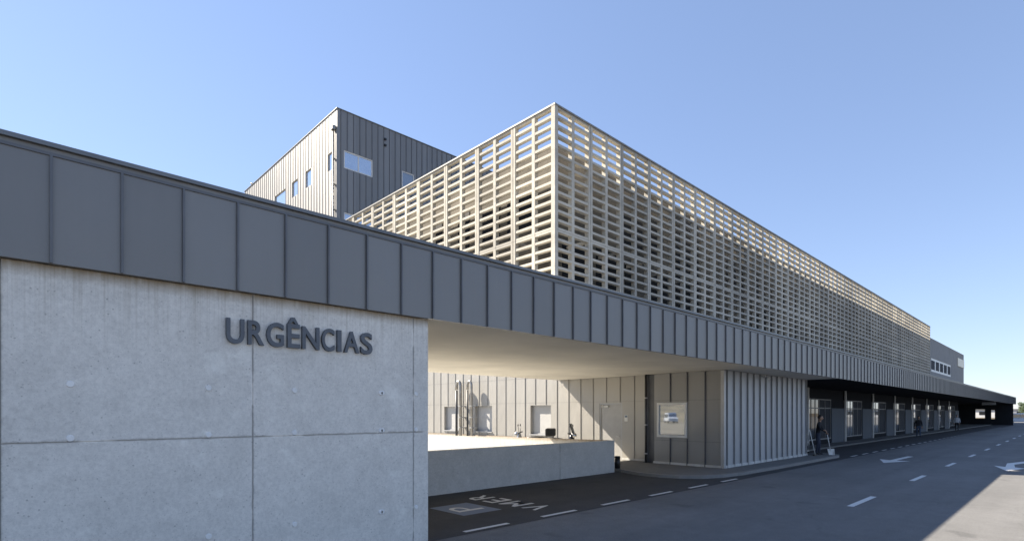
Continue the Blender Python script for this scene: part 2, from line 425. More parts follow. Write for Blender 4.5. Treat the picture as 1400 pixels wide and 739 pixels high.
# ------------------------------------------------------------------ wall makers
class Face:
    """a wall face. kind 'y': faces -Y, u runs along X.  kind 'x': faces -X, u runs along Y."""
    def __init__(s, kind, plane): s.k = kind; s.p = plane
    def box(s, mb, u0, u1, z0, z1, d0, d1, m=0):      # d = depth behind the plane (negative = proud)
        if s.k == 'y': mb.box(u0, u1, s.p+d0, s.p+d1, z0, z1, m)
        else: mb.box(s.p+d0, s.p+d1, u0, u1, z0, z1, m)
def clad_wall(F, u0, u1, z0, z1, pitch, off, openings, mats, parent, name='wall', thick=.3, rib_w=.022, rib_d=.035, hseams=(), skip=()):
    """sheet wall with openings (u0,u1,z0,z1) and standing seams; mats = [sheet, seam]"""
    us = sorted(set([u0, u1]+[q for o in openings for q in o[:2]])); zs = sorted(set([z0, z1]+[q for o in openings for q in o[2:]]))
    mb = MB()
    for a, b in zip(us[:-1], us[1:]):
        run = None
        for c, d in zip(zs[:-1], zs[1:]):
            inside = any(o[0] <= (a+b)/2 <= o[1] and o[2] <= (c+d)/2 <= o[3] for o in openings)
            if inside:
                if run: F.box(mb, a, b, run[0], run[1], 0, thick); run = None
            else: run = (run[0], d) if run else (c, d)
        if run: F.box(mb, a, b, run[0], run[1], 0, thick)
    u = off
    while u < u0: u += pitch
    while u < u1:
        segs = [(z0+.002, z1-.002)]
        for o in openings:
            if o[0]-.03 < u < o[1]+.03:
                ns = []
                for s in segs:
                    if o[3] <= s[0] or o[2] >= s[1]: ns.append(s); continue
                    if o[2]-.03 > s[0]: ns.append((s[0], o[2]-.03))
                    if o[3]+.03 < s[1]: ns.append((o[3]+.03, s[1]))
                segs = ns
        for s in segs: F.box(mb, u-rib_w/2, u+rib_w/2, s[0], s[1], -rib_d, .01, 1)
        u += pitch
    for hz in hseams:
        k = u0
        F.box(mb, u0+.01, u1-.01, hz, hz+.008, -.004, .01, 1)
    return mb.build(name, mats, parent)
def window(F, u0, u1, z0, z1, parent, frame, pane, depth=.15, fw=.06, mull=(), name='window', sill=True, proud=0.0, blind=None):
    mb = MB()
    d0 = depth-.05-proud*1.0; d1 = depth+.02
    if proud: d0 = -proud; d1 = .05
    F.box(mb, u0, u1, z1-fw, z1, d0, d1); F.box(mb, u0, u1, z0, z0+fw, d0, d1)
    F.box(mb, u0, u0+fw, z0+fw, z1-fw, d0, d1); F.box(mb, u1-fw, u1, z0+fw, z1-fw, d0, d1)
    for q in mull: F.box(mb, q-fw/2, q+fw/2, z0+fw, z1-fw, d0+.004, d1)
    o = mb.build(name, frame, parent)
    p = MB(); F.box(p, u0+fw*.6, u1-fw*.6, z0+fw*.6, z1-fw*.6, (d0+d1)/2+.004, (d0+d1)/2+.02); p.build('pane', pane, o)
    if blind:
        p = MB(); F.box(p, u0+fw, u1-fw, z0+fw, z1-fw, d1+.03, d1+.05); p.build('blind', blind, o)
    if sill:
        p = MB(); F.box(p, u0-.03, u1+.03, z0-.05, z0-.004, -.06, d0); p.build('sill', M['grey_metal'], o)
    return o

# ------------------------------------------------------------------ concrete sign wall
cw = empty('concrete_wall', (-2.5, 7.0, 0), 'tall cast concrete wall with stained top carrying the dark lettering', 'wall')
mb = MB(); W0, W1 = -12.0, 4.84
xs = [W0]+[q for q in joint_x if q > W0]+[W1]
for a, b in zip(xs[:-1], xs[1:]):
    for c, d in ((0, 1.71), (1.71, 3.455)):
        e = .004
        mb.box(a+(e if a != W0 else 0), b-(e if b != W1 else 0), 6.98, 7.0, c+(e if c else 0), d-(e if d < 3 else 0))
mb.box(W0+.01, W1-.004, 6.9995, 7.28, 0, 3.45)
mb.build('panel_face', M['concrete'], cw)
mb = MB()
for bx in [q for q in joint_x[:-1]]:
    for ux in (.51, 1.76):
        for tz in (2.29, 1.745, .56):
            mb.tube([(bx+ux, 6.99, tz), (bx+ux, 6.966, tz)], [.040, .028], 16)
for ux in (4.04, 4.62):
    for tz in (2.29, 1.745, .56): mb.tube([(ux, 6.99, tz), (ux, 6.966, tz)], [.038, .026], 16)
M['plug'] = simple('tie_plug_mortar', (.80, .79, .76), .8, 0, .08, 9)
mb.build('tie_plugs', M['plug'], cw)

# ------------------------------------------------------------------ lettering
sg = empty('wall_sign', (2.9, 6.98, 2.83), 'raised dark grey letters reading URGÊNCIAS on the concrete wall', 'sign')
def place_letter(ch, x0, x1, z0, z1, off=.018):
    me = text_mesh(ch, .04, off)
    L = Vector((2.9, 6.98, 2.83))
    fit(me, lambda u, q, d: Vector((x0+u, 6.982-d, z0+q))-L, x1-x0, z1-z0, .05)
    # depth runs toward the viewer: faces keep outward winding after the axis swap
    bm = bmesh.new(); bm.from_mesh(me); bmesh.ops.recalc_face_normals(bm, faces=bm.faces); bm.to_mesh(me); bm.free()
    me.materials.append(M['letters']); o = bpy.data.objects.new('letter', me); C.objects.link(o); o.parent = sg
for ch, a, b in (('U', 1.94, 2.14), ('R', 2.18, 2.37), ('G', 2.40, 2.61), ('N', 2.845, 3.075), ('C', 3.11, 3.285), ('I', 3.325, 3.385), ('A', 3.425, 3.65), ('S', 3.675, 3.855)):
    dz = .006 if ch in 'UGCS' else 0
    place_letter(ch, a, b, 2.835-(dz if ch != 'I' else 0), 3.13+(dz if ch in 'GCS' else 0))
place_letter('Ê', 2.655, 2.815, 2.835, 3.225)

# ------------------------------------------------------------------ canopy
CX0, CX1 = -12.0, 124.0
cp = empty('entrance_canopy', (20, 7, 0), 'long flat canopy with grey zinc fascia running along the road', 'canopy')
mb = MB(); mb.box(CX0, CX1, 6.9, 6.96, 3.46, 4.58, 0)
u = .36-.5635*30
while u < CX1:
    if u > CX0: mb.box(u-.011, u+.011, 6.868, 6.902, 3.462, 4.50, 1)
    u += .5635
mb.box(CX0, CX1, 6.885, 6.9005, 4.505, 4.535, 1)
mb.box(CX1, CX1+.06, 6.9, 16, 3.46, 4.58, 0)
mb.build('fascia', [M['zinc_fascia'], M['seam_f']], cp)
mb = MB(); mb.box(CX0-.02, CX1+.1, 6.855, 7.2, 4.581, 4.625); mb.build('coping', M['coping'], cp)
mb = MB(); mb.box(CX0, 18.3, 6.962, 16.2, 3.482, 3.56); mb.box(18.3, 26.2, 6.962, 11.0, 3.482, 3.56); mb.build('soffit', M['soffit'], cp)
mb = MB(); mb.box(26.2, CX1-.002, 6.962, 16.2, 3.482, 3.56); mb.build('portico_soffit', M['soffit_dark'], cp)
mb = MB(); mb.box(CX0, 18.3, 7.2, 14.8, 3.562, 4.3); mb.box(18.3, CX1-.01, 7.2, 16.3, 3.562, 4.3); mb.build('roof_deck', M['seam_light'], cp)

# ------------------------------------------------------------------ low parapet round the courtyard
pw = empty('low_parapet', (11, 10.8, 0), 'low plain concrete parapet wall under the canopy beside the painted letters', 'wall')
mb = MB(); mb.box(-6, 12.194, 10.7, 10.9, 0, 1.08); mb.box(12.206, 14.97, 10.7, 10.9, 0, 1.08); mb.box(12.19, 12.21, 10.712, 10.89, 0, 1.075)
mb.build('front_wall', M['parapet'], pw, bevel=.008)
mb = MB()
b = len(mb.v)
yy0, yy1 = 10.902, 27.0
mb.v += [(14.77, yy0, 0), (14.97, yy0, 0), (14.97, yy1, 0), (14.77, yy1, 0), (14.77, yy0, 1.08), (14.97, yy0, 1.08), (14.97, yy1, .88), (14.77, yy1, .88)]
for q in ((0,3,2,1),(4,5,6,7),(0,1,5,4),(1,2,6,5),(2,3,7,6),(3,0,4,7)): mb.f.append(tuple(b+i for i in q)); mb.m.append(0); mb.sm.append(False)
o = mb.build('side_wall', M['parapet_in'], pw); o['label'] = 'sunlit stained return wall of the parapet'

# ------------------------------------------------------------------ courtyard wing (faces -X)
XW = 18.4
wg = empty('courtyard_wing', (XW, 20, 0), 'sunlit zinc clad wing with small shuttered windows behind the parapet', 'building')
F = Face('x', XW)
s_ = 18.4/18.6
wins = [(23.60, 24.92, 1.03, 2.36), (20.80, 22.15, 1.03, 2.37), (16.70, 18.02, .99, 2.36)]
door = (12.78, 13.92, .02, 2.41)
clad_wall(F, 11.5, 40, 0, 4.9, .688, 11.5, wins+[door], [M['zinc_x'], M['seam_x']], wg, 'cladding', rib_w=.026, rib_d=.022, hseams=(2.47, 3.66))
for w in wins:
    window(F, *w, wg, M['grey_metal'], M['blind'], depth=.19, fw=.055, sill=True)
mb = MB(); F.box(mb, door[0]+.05, door[1]-.05, .03, door[3]-.05, .05, .10)
d = mb.build('door', M['door'], wg)
mb = MB()
F.box(mb, door[0], door[0]+.048, .02, door[3], .02, .14); F.box(mb, door[1]-.048, door[1], .02, door[3], .02, .14); F.box(mb, door[0]+.048, door[1]-.048, door[3]-.048, door[3], .02, .14)
mb.build('door_frame', M['grey_metal'], d)
mb = MB(); F.box(mb, door[1]-.45, door[1]-.12, 2.24, 2.31, -.02, .049); mb.box(XW-.06, XW-.02, door[1]-.2, door[1]-.17, 2.22, 2.34); mb.build('door_closer', M['white_metal'], d)
mb = MB(); mb.tube([(XW+.05, door[0]+.14, 1.03), (XW-.02, door[0]+.14, 1.03), (XW-.02, door[0]+.27, 1.03)], .012, 8); mb.build('handle', M['chrome'], d)
mb = MB(); F.box(mb, 11.5, door[0]-.02, .10, .17, -.03, -.001); mb.build('skirting', M['skirt'], wg)
mb = MB(); F.box(mb, door[1]+.02, 15.6, .006, .17, -.03, -.001); mb.build('skirting', M['skirt'], wg)
mb = MB(); F.box(mb, 15.62, 40, .012, .84, -.07, -.0465); mb.build('plinth', M['plinth'], wg)
mb = MB(); mb.box(XW+.3, 26, 11.6, 40, 0, 4.88); mb.build('inner_mass', M['inner'], wg)
# door sign
mb = MB(); F.box(mb, 12.50, 12.66, 1.66, 1.92, -.012, -.001)
o = mb.build('door_notice', M['white_metal'], None); tag(o, 'small white notice fixed to the wall right of the grey door', 'notice')
mb = MB(); F.box(mb, 12.52, 12.64, 1.82, 1.90, -.016, -.013); mb.build('blue_band', M['blue_paint'], o)

# goose-neck pipes
def vent_pipe(y, r, ztop, label, mat):
    t = empty('vent_pipe', (XW-.3, y, 0), label, 'pipe', 'goose-neck pipes on the courtyard wing')
    pts = [(XW-.34, y, 0.0), (XW-.34, y, ztop-.34)]
    for k in range(1, 8):
        a = math.pi*k/7; pts.append((XW-.34, y+.17-.17*math.cos(a), ztop-.34+.24*math.sin(a)))
    pts.append((XW-.34, y+.34, ztop-.52))
    mb = MB(); mb.tube(pts, r, 14); mb.build('pipe', mat, t)
    for z in (.6, 1.2, 1.75, 2.35):
        mb = MB(); mb.box(XW-.34-r-.012, XW-.002, y-r-.02, y+r+.02, z, z+.04)
        mb.build('bracket', M['grey_metal'], t)
    mb = MB(); mb.tube([(XW-.34, y+.34, 0.02), (XW-.34, y+.34, ztop-.56)], r*.8, 12); mb.build('drop_pipe', M['pipe_dark'], t)
vent_pipe(23.0, .085, 3.80, 'left goose-neck metal pipe against the sunlit courtyard wall', M['pipe'])
vent_pipe(22.05, .065, 3.78, 'right goose-neck metal pipe against the sunlit courtyard wall', M['pipe'])

# ------------------------------------------------------------------ grey clad box (reception) with window
bx = empty('clad_reception_box', (18, 8.33, 0), 'grey zinc clad box room at the corner under the canopy', 'building')
FL = Face('x', 17.98); FR = Face('y', 8.33)
bw = (9.68, 10.89, 1.10, 2.38)
clad_wall(FL, 8.335, 11.03, .10, 3.475, .68, 8.99, [bw], [M['zinc_side'], M['seam_dark']], bx, 'side_cladding', thick=.25, rib_w=.03, rib_d=.045, hseams=(2.46, .98))
clad_wall(FR, 17.985, 26.2, .10, 3.475, .565, 18.2, [], [M['zinc_y'], M['seam_light']], bx, 'front_cladding', thick=.25, rib_w=.035, rib_d=.055)
mb = MB(); mb.box(17.93, 17.979, 8.29, 8.41, .10, 3.47); mb.box(17.979, 18.06, 8.29, 8.329, .10, 3.47); mb.build('corner_trim', M['grey_metal'], bx)
mb = MB(); mb.box(17.94, 17.979, 8.42, 11.05, .10, .18); mb.box(18.07, 26.22, 8.285, 8.329, .10, .19); mb.build('skirting', M['skirt'], bx)
mb = MB(); mb.box(18.24, 26.19, 8.59, 11.5, .1, 3.47); mb.box(26.2, 26.26, 8.34, 11.0, .1, 3.47); mb.build('inner_mass', M['zinc_y'], bx)
mb = MB(); mb.box(18.06, 18.23, 11.035, 11.49, .1, 3.47); mb.build('recess', M['seam_dark'], bx)
window(FL, *bw, bx, M['white_metal'], M['mirror'], fw=.085, proud=.05, sill=False)
# downpipe in the recess
dp = empty('downpipe', (17.95, 11.3, 0), 'dark downpipe with pale clips in the recess left of the window', 'pipe')
mb = MB(); mb.tube([(17.96, 11.38, .1), (17.96, 11.38, 3.47)], .05, 12); mb.build('pipe', M['pipe_dark'], dp)
for z in (.42, 1.52, 2.55):
    mb = MB(); mb.tube([(17.96, 11.38, z), (17.96, 11.38, z+.05)], .062, 12); mb.build('clip', M['grey_metal'], dp)
# camera fixed on the front face
sc = empty('security_camera', (21.3, 8.3, 3.35), 'small white security camera on the box front under the soffit', 'camera')
mb = MB(); mb.tube([(21.3, 8.275, 3.40), (21.3, 8.2, 3.40)], .05, 12); mb.tube([(21.3, 8.2, 3.40), (21.3, 8.12, 3.36)], .02, 8); mb.build('bracket', M['white_metal'], sc)
mb = MB(); mb.tube([(21.36, 8.12, 3.35), (21.12, 8.02, 3.30)], [.045, .05], 12); mb.build('housing', M['white_metal'], sc)
# black low bollard
bl = empty('bollard', (15.36, 10.86, .1), 'short black bollard at the end of the low parapet', 'bollard')
mb = MB(); mb.tube([(15.36, 10.86, .1), (15.36, 10.86, .47)], .095, 18); mb.build('post', M['black'], bl)
mb = MB(); mb.tube([(15.36, 10.86, .471), (15.36, 10.86, .52)], [.105, .09], 18); mb.build('cap', M['black'], bl)

# ------------------------------------------------------------------ glazed portico frontage
gp = empty('glazed_frontage', (60, 10.8, 0), 'long shaded frontage of glass bays and dark panels under the canopy', 'building')
PY0 = 10.8
FP = Face('y', PY0)
posts = [34.0]+[41.35+7.2*i for i in range(7)]
for i, px in enumerate(posts):
    mb = MB(); mb.box(px-.07, px+.05, PY0-.13, PY0-.052, .09, 3.478)
    mb.build('post', M['white_metal'], gp)
edges = [26.3]+posts+[93.0]
for i, (a, b) in enumerate(zip(edges[:-1], edges[1:])):
    a += .08; b -= .08
    gl = a+(b-a)*.62
    # glass part
    ga = (a+gl)/2
    mb = MB()
    for q in (a, ga-.03, gl-.06): mb.box(q, q+.06, PY0+.0, PY0+.08, .43, 2.80)
    for q in ((a+(ga-a)*.35, a+(ga-a)*.68, ga+(gl-ga)*.5) if i < 3 else (ga-(ga-a)*.5,)): mb.box(q-.02, q+.02, PY0+.01, PY0+.07, .43, 2.80)
    mb.box(a, gl, PY0-.012, PY0+.07, .36, .429); mb.box(a+.06, gl-.06, PY0-.012, PY0+.075, 2.27, 2.33); mb.box(a, gl, PY0-.012, PY0+.07, 2.801, 2.86)
    fr = mb.build('glazing_frame', M['frame_dark'], gp)
    for q0, q1, pm in ((a+.06, ga-.03, 'glass_dark' if i in (0, 2, 3, 5) else 'portico_glass'), (ga+.03, gl-.06, 'far_pane' if i else 'portico_glass')):
        mb = MB(); mb.box(q0, q1, PY0+.035, PY0+.047, .43, 2.27); mb.box(q0, q1, PY0+.035, PY0+.047, 2.33, 2.80); mb.build('pane', M[pm], fr)
    mb = MB(); mb.box(gl, b, PY0-.05, PY0+.1, .09, 2.30, 0); mb.build('panel', M['panel'], gp)
    mb = MB(); mb.box(gl, b, PY0+.02, PY0+.1, 2.31, 3.47); mb.box(a, gl, PY0+.02, PY0+.1, 2.861, 3.478); mb.box(a, gl, PY0+.0, PY0+.1, .09, .355); mb.build('spandrel', M['soffit_dark'], gp)
mb = MB(); mb.box(26.3, 93.0, 13.9, 14.1, .09, 3.47); mb.box(26.3, 119, 14.12, 38, 0, 3.47); mb.box(93.02, 93.2, PY0+.1, 14.1, 0, 3.47); mb.build('back_wall', M['inner'], gp)
mb = MB(); mb.box(26.27, 93, 10.92, 13.88, .091, .11); mb.build('interior_floor', M['pavement'], gp)
# end wall of the portico with two openings
ew = empty('portico_end_wall', (120, 9, 0), 'dark end wall of the portico with two small windows', 'wall')
FE = Face('x', 120)
clad_wall(FE, 7.0, 14.1, 0, 3.475, 50, 500, [(10.5, 11.7, 1.1, 2.6), (9.25, 9.7, 1.0, 2.5)], [M['soffit_dark'], M['seam_dark']], ew, 'wall', thick=.2)
# small hanging sign under the canopy
mb = MB(); mb.box(96, 96.08, 7.3, 8.7, 3.08, 3.44)
o = mb.build('hanging_sign', M['grey_metal']); tag(o, 'plain grey sign board hanging under the far end of the canopy', 'sign')

# ------------------------------------------------------------------ lattice building
K = 1.388
DS = 16.1; XS = 18.0; ZT = 15.82; RP = .4262
sb = empty('lattice_building', (60, 20, 0), 'upper building wrapped in a pale precast concrete lattice screen', 'building')
def lattice_mesh(width, rows, z0, z1, depth, cells=2, rmin=0):
    """one precast panel: side posts, a middle post and thin shelves. Local: u = x, outward = -y"""
    mb = MB(); pw = .15; j = .016; zb_ = z0; z0 = z0+(z1-z0)*rmin/rows; rows -= rmin
    mb.box(j, pw, 0, depth, z0, z1); mb.box(width-pw, width-j, 0, depth, z0, z1)
    for c in range(1, cells): mb.box(width*c/cells-.095, width*c/cells+.095, .012, depth-.004, z0, z1)
    n = rows
    for r in range(n+1):
        z = z0+(z1-z0)*r/n
        th = .085 if r in (0, n) else .058
        a, b = max(z0, z-th), min(z1, z+th)
        if r == n: a = z1-.10
        if r == 0: b = z0+.10
        w = width/cells
        for c in range(cells):
            u0 = c*w+(pw if c == 0 else .095); u1 = (c+1)*w-(pw if c == cells-1 else .095)
            mb.box(u0-.001, u1+.001, .02, depth-.02, a+.001, b-.001)
    return mb
PWR = 1.86*K; PWL = 1.96*K
RD = .24
z_levels = [(ZT-13*RP, ZT-.004), (ZT-26*RP, ZT-13*RP-.012)]
for li, (za, zb) in enumerate(z_levels):
    proto = lattice_mesh(PWR, 13, za, zb, RD).build('screen_panel', M['screen'], None)
    proto.parent = sb; L = parent_origin(sb)
    nR = 35
    for i in range(nR):
        o = proto if i == 0 else proto.copy()
        if i: C.objects.link(o); o.parent = sb
        o.location = Vector((XS+i*PWR, DS, 0))-L
    proto = lattice_mesh(PWL, 13, za, zb, RD, 2, 4*li).build('screen_panel', M['screen'], None)
    proto.parent = sb
    for i in range(8):
        o = proto if i == 0 else proto.copy()
        if i: C.objects.link(o); o.parent = sb
        # left face: u runs along +Y, outward = -X
        o.rotation_euler = (0, 0, math.pi/2); o.scale = (1, -1, 1)
        o.location = Vector((XS, DS+i*PWL+RD*0, 0))-L
XE = XS+35*PWR
mb = MB(); mb.box(XS-.02, XS+.20, DS-.02, DS+.20, ZT-26*RP, ZT+.002); mb.build('corner_post', M['screen'], sb)
mb = MB(); mb.box(XS-.03, XE, DS-.03, DS+RD+.02, ZT+.003, ZT+.07); mb.box(XS-.03, XS+RD+.02, DS+RD+.022, DS+8*PWL, ZT+.003, ZT+.07); mb.build('coping', M['seam_x'], sb)
# thin brackets tying the screen to the building
YI = DS+1.5; XI = XS+1.5; ZI = 15.0
mb = MB()
slots = []
r2 = random.Random(3)
wallz0 = 4.6
def inner_face(F, u0, u1, pitch, r):
    ops = []
    u = u0+.7
    while u+pitch < u1:
        for (a, b) in ((5.3, 7.4), (8.6, 10.4), (11.3, 13.3)):
            if r.random() < .75:
                w = pitch*r.choice((.4, .6, .75)); s = u+r.random()*.3
                ops.append((s, s+w, a, b+r.choice((0, 0, .4))))
        u += pitch
    return ops
for F, a, b, nm in ((Face('y', YI), XI, XE-.3, 'inner_wall_front'), (Face('x', XI), YI+.31, DS+8*PWL, 'inner_wall_side')):
    ops = inner_face(F, a, b, 2.6, r2)
    if F.k == 'y': ops = [o for o in ops if not (30.0 < (o[0]+o[1])/2 < 35.5)]+[(31.2, 34.2, 4.9, 14.6)]
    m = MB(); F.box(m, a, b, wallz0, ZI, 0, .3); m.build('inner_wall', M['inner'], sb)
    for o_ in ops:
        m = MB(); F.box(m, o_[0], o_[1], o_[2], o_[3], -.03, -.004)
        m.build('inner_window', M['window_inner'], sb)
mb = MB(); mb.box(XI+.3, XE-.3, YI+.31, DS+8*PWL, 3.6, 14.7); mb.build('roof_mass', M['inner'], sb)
mb = MB()
for i in range(36): mb.box(XS+i*PWR-.06+ (.2 if i==0 else 0), XS+i*PWR+.06+(.2 if i==0 else 0), DS+RD+.002, YI-.002, ZT-13*RP-.1, ZT-13*RP+.05)
for i in range(1, 9): mb.box(XS+RD+.002, XI-.002, DS+i*PWL-.06, DS+i*PWL+.06, ZT-13*RP-.1, ZT-13*RP+.05)
mb.box(XS+.4, XE-.2, DS+.45, YI-.01, 4.45, 4.58)
mb.build('gallery_bracket', M['screen'], sb)

# end block beyond the lattice
eb = empty('end_block', (127, DS, 0), 'grey concrete block beyond the lattice with a strip of windows', 'building')
FB = Face('y', DS)
ew_ = (109.2, 129.5, 8.75, 10.95)
clad_wall(FB, XE+.05, 146, 4.6, 14.1, 50, 500, [ew_], [M['weathered'], M['seam_dark']], eb, 'wall', thick=.4, rib_w=.03, rib_d=.03)
mb = MB(); mb.box(XE+.4, 145.9, DS+.9, 38, 0, 14.0); mb.box(145.6, 146, DS+.41, 38, 4.6, 14.1);  mb.build('mass', M['inner'], eb)
n = 5; w = (ew_[1]-ew_[0])/n
for i in range(n):
    window(FB, ew_[0]+i*w, ew_[0]+(i+1)*w-.002, ew_[2], ew_[3], eb, M['white_metal'], M['far_pane'], depth=.1, fw=.35, sill=False)
mb = MB(); mb.box(137, 145.6, DS-.12, DS-.035, 11.3, 12.9); mb.build('pale_panel', M['cream_panel'], eb)

# ------------------------------------------------------------------ tower block
TX, TY, TZ = 19.16, 40.0, 25.9
tb = empty('tower_block', (TX, TY, 0), 'tall zinc clad block with sunlit left side rising behind the lattice', 'building')
FR = Face('y', TY); FL = Face('x', TX)
wr = [(19.72, 22.25, 21.40, 22.82), (25.04, 26.29, 21.45, 22.85), (19.72, 22.25, 16.4, 17.9)]
wl = [(40.62, 41.72, 21.42, 22.85), (44.86, 46.08, 21.42, 22.85), (47.78, 49.05, 21.46, 22.85), (50.6, 53.3, 21.4, 22.82)]
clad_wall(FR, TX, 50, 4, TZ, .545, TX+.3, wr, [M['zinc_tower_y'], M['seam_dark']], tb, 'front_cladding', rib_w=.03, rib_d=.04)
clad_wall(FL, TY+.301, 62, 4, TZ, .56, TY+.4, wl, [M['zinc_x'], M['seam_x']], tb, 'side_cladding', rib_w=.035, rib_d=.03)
mb = MB(); mb.box(TX+.35, 50, TY+.35, 62, 0, TZ-.1); mb.build('inner_mass', M['inner'], tb)
mb = MB(); mb.box(TX-.06, 50, TY-.06, TY+.3, TZ+.001, TZ+.06); mb.box(TX-.06, TX+.3, TY+.302, 62.1, TZ+.001, TZ+.06); mb.build('coping', M['coping'], tb)
window(FR, *wr[0], tb, M['white_metal'], M['mirror'], depth=.08, fw=.09, mull=(21.0,), sill=False)
window(FR, *wr[1], tb, M['white_metal'], M['glass_dark'], depth=.08, fw=.09, sill=False)
window(FR, *wr[2], tb, M['white_metal'], M['mirror'], depth=.08, fw=.09, sill=False)
for w in wl: window(FL, *w, tb, M['grey_metal'], M['sky_glass'], depth=.12, fw=.05, sill=False)
mb = MB(); mb.tube([(TX-.16, TY+.36, 5), (TX-.16, TY+.36, 24.3)], .07, 10); mb.box(TX-.3, TX-.02, TY+.18, TY+.54, 24.3, 24.6)
for z in range(6, 24, 2): mb.box(TX-.24, TX-.002, TY+.27, TY+.45, z, z+.05)
mb.build('downpipe', M['pipe'], tb)
for z in (24.85, 24.35):
    mb = MB(); mb.box(23.28, 23.46, TY-.16, TY-.002, z, z+.14); mb.build('wall_spout', M['black'], tb)
vp = MB(); vp.tube([(TX+.6, 61.3, TZ-.12), (TX+.6, 61.3, TZ+.75)], .16, 12); vp.tube([(TX+.6, 61.3, TZ+.76), (TX+.6, 61.3, TZ+.86)], [.24, .2], 12)
o = vp.build('roof_vent', M['grey_metal'], tb)

# ------------------------------------------------------------------ scooters in the courtyard
def scooter(loc, rz, paintm, label, case=True, shield=False):
    t = empty('parked_scooter', loc, label, 'scooter', 'scooters parked behind the low parapet'); t.rotation_euler = (0, 0, rz); t.scale = (1.1, 1.1, 1.1)
    def part(mb, name, mat, par=t, bevel=0):
        o = mb.build(name, mat, None, bevel); o.parent = par; return o
    for xx in (-.62, .68):
        mb = MB(); pts = [(xx+.21*math.cos(a*math.pi/12), 0, .26+.21*math.sin(a*math.pi/12)) for a in range(25)]
        mb.tube(pts, .055, 8, caps=False); w = part(mb, 'wheel', M['rubber'])
        mb = MB(); mb.tube([(xx, -.03, .26), (xx, .03, .26)], .17, 16); part(mb, 'rim', M['scooter_silver'], w)
    mb = MB()   # body: rear cowl, floor, leg shield, front fender
    mb.ball((-.42, 0, .62), (.45, .17, .2)); mb.box(-.3, .35, -.15, .15, .28, .36); mb.ball((.42, 0, .66), (.13, .22, .4)); mb.ball((.62, 0, .5), (.24, .09, .12))
    part(mb, 'body', paintm)
    mb = MB(); mb.tube([(.66, .07, .26), (.42, .05, .98)], .025, 8); mb.tube([(.66, -.07, .26), (.42, -.05, .98)], .025, 8); part(mb, 'fork', M['chrome'])
    mb = MB(); mb.ball((-.32, 0, .83), (.46, .15, .075)); part(mb, 'seat', M['black'])
    mb = MB(); mb.tube([(.34, .34, 1.06), (.42, .2, 1.04), (.44, 0, 1.0), (.42, -.2, 1.04), (.34, -.34, 1.06)], .025, 8); part(mb, 'handlebar', M['black'])
    mb = MB(); mb.ball((.5, 0, .98), (.12, .13, .11)); part(mb, 'headlight', M['chrome'])
    for s in (1, -1):
        mb = MB(); mb.tube([(.40, .22*s, 1.05), (.42, .30*s, 1.28)], .01, 6); mb.ball((.42, .34*s, 1.33), (.02, .085, .055)); part(mb, 'mirror', M['black'])
    if case:
        mb = MB(); mb.box(-1.02, -.62, -.22, .22, .90, 1.22); o = part(mb, 'top_case', M['black'], bevel=.06)
        mb = MB(); mb.tube([(-.5, .1, .78), (-.95, .1, .88)], .015, 6); mb.tube([(-.5, -.1, .78), (-.95, -.1, .88)], .015, 6); part(mb, 'rack', M['black'])
    if shield:
        mb = MB()
        for k in range(6):
            a0 = -1+2*k/6; a1 = -1+2*(k+1)/6
            mb.face([(.56-.08*a0*a0, .2*a0, 1.04), (.56-.08*a1*a1, .2*a1, 1.04), (.44-.08*a1*a1, .16*a1, 1.42), (.44-.08*a0*a0, .16*a0, 1.42)])
        o = part(mb, 'windshield', M['glass_dark']); sm = o.modifiers.new('thick', 'SOLIDIFY'); sm.thickness = .006
    mb = MB(); mb.tube([(-.1, -.12, .3), (-.22, -.28, .02)], .014, 6); part(mb, 'stand', M['chrome'])
    return t
# front towards -X +Y (left in the picture)
scooter((16.6, 16.3, .008), math.radians(128), M['scooter_silver'], 'silver scooter with a black top case behind the parapet')
scooter((16.6, 14.55, .008), math.radians(-58), M['scooter_dark'], 'dark scooter with a windshield nearest the sloping shadow', case=False, shield=True)

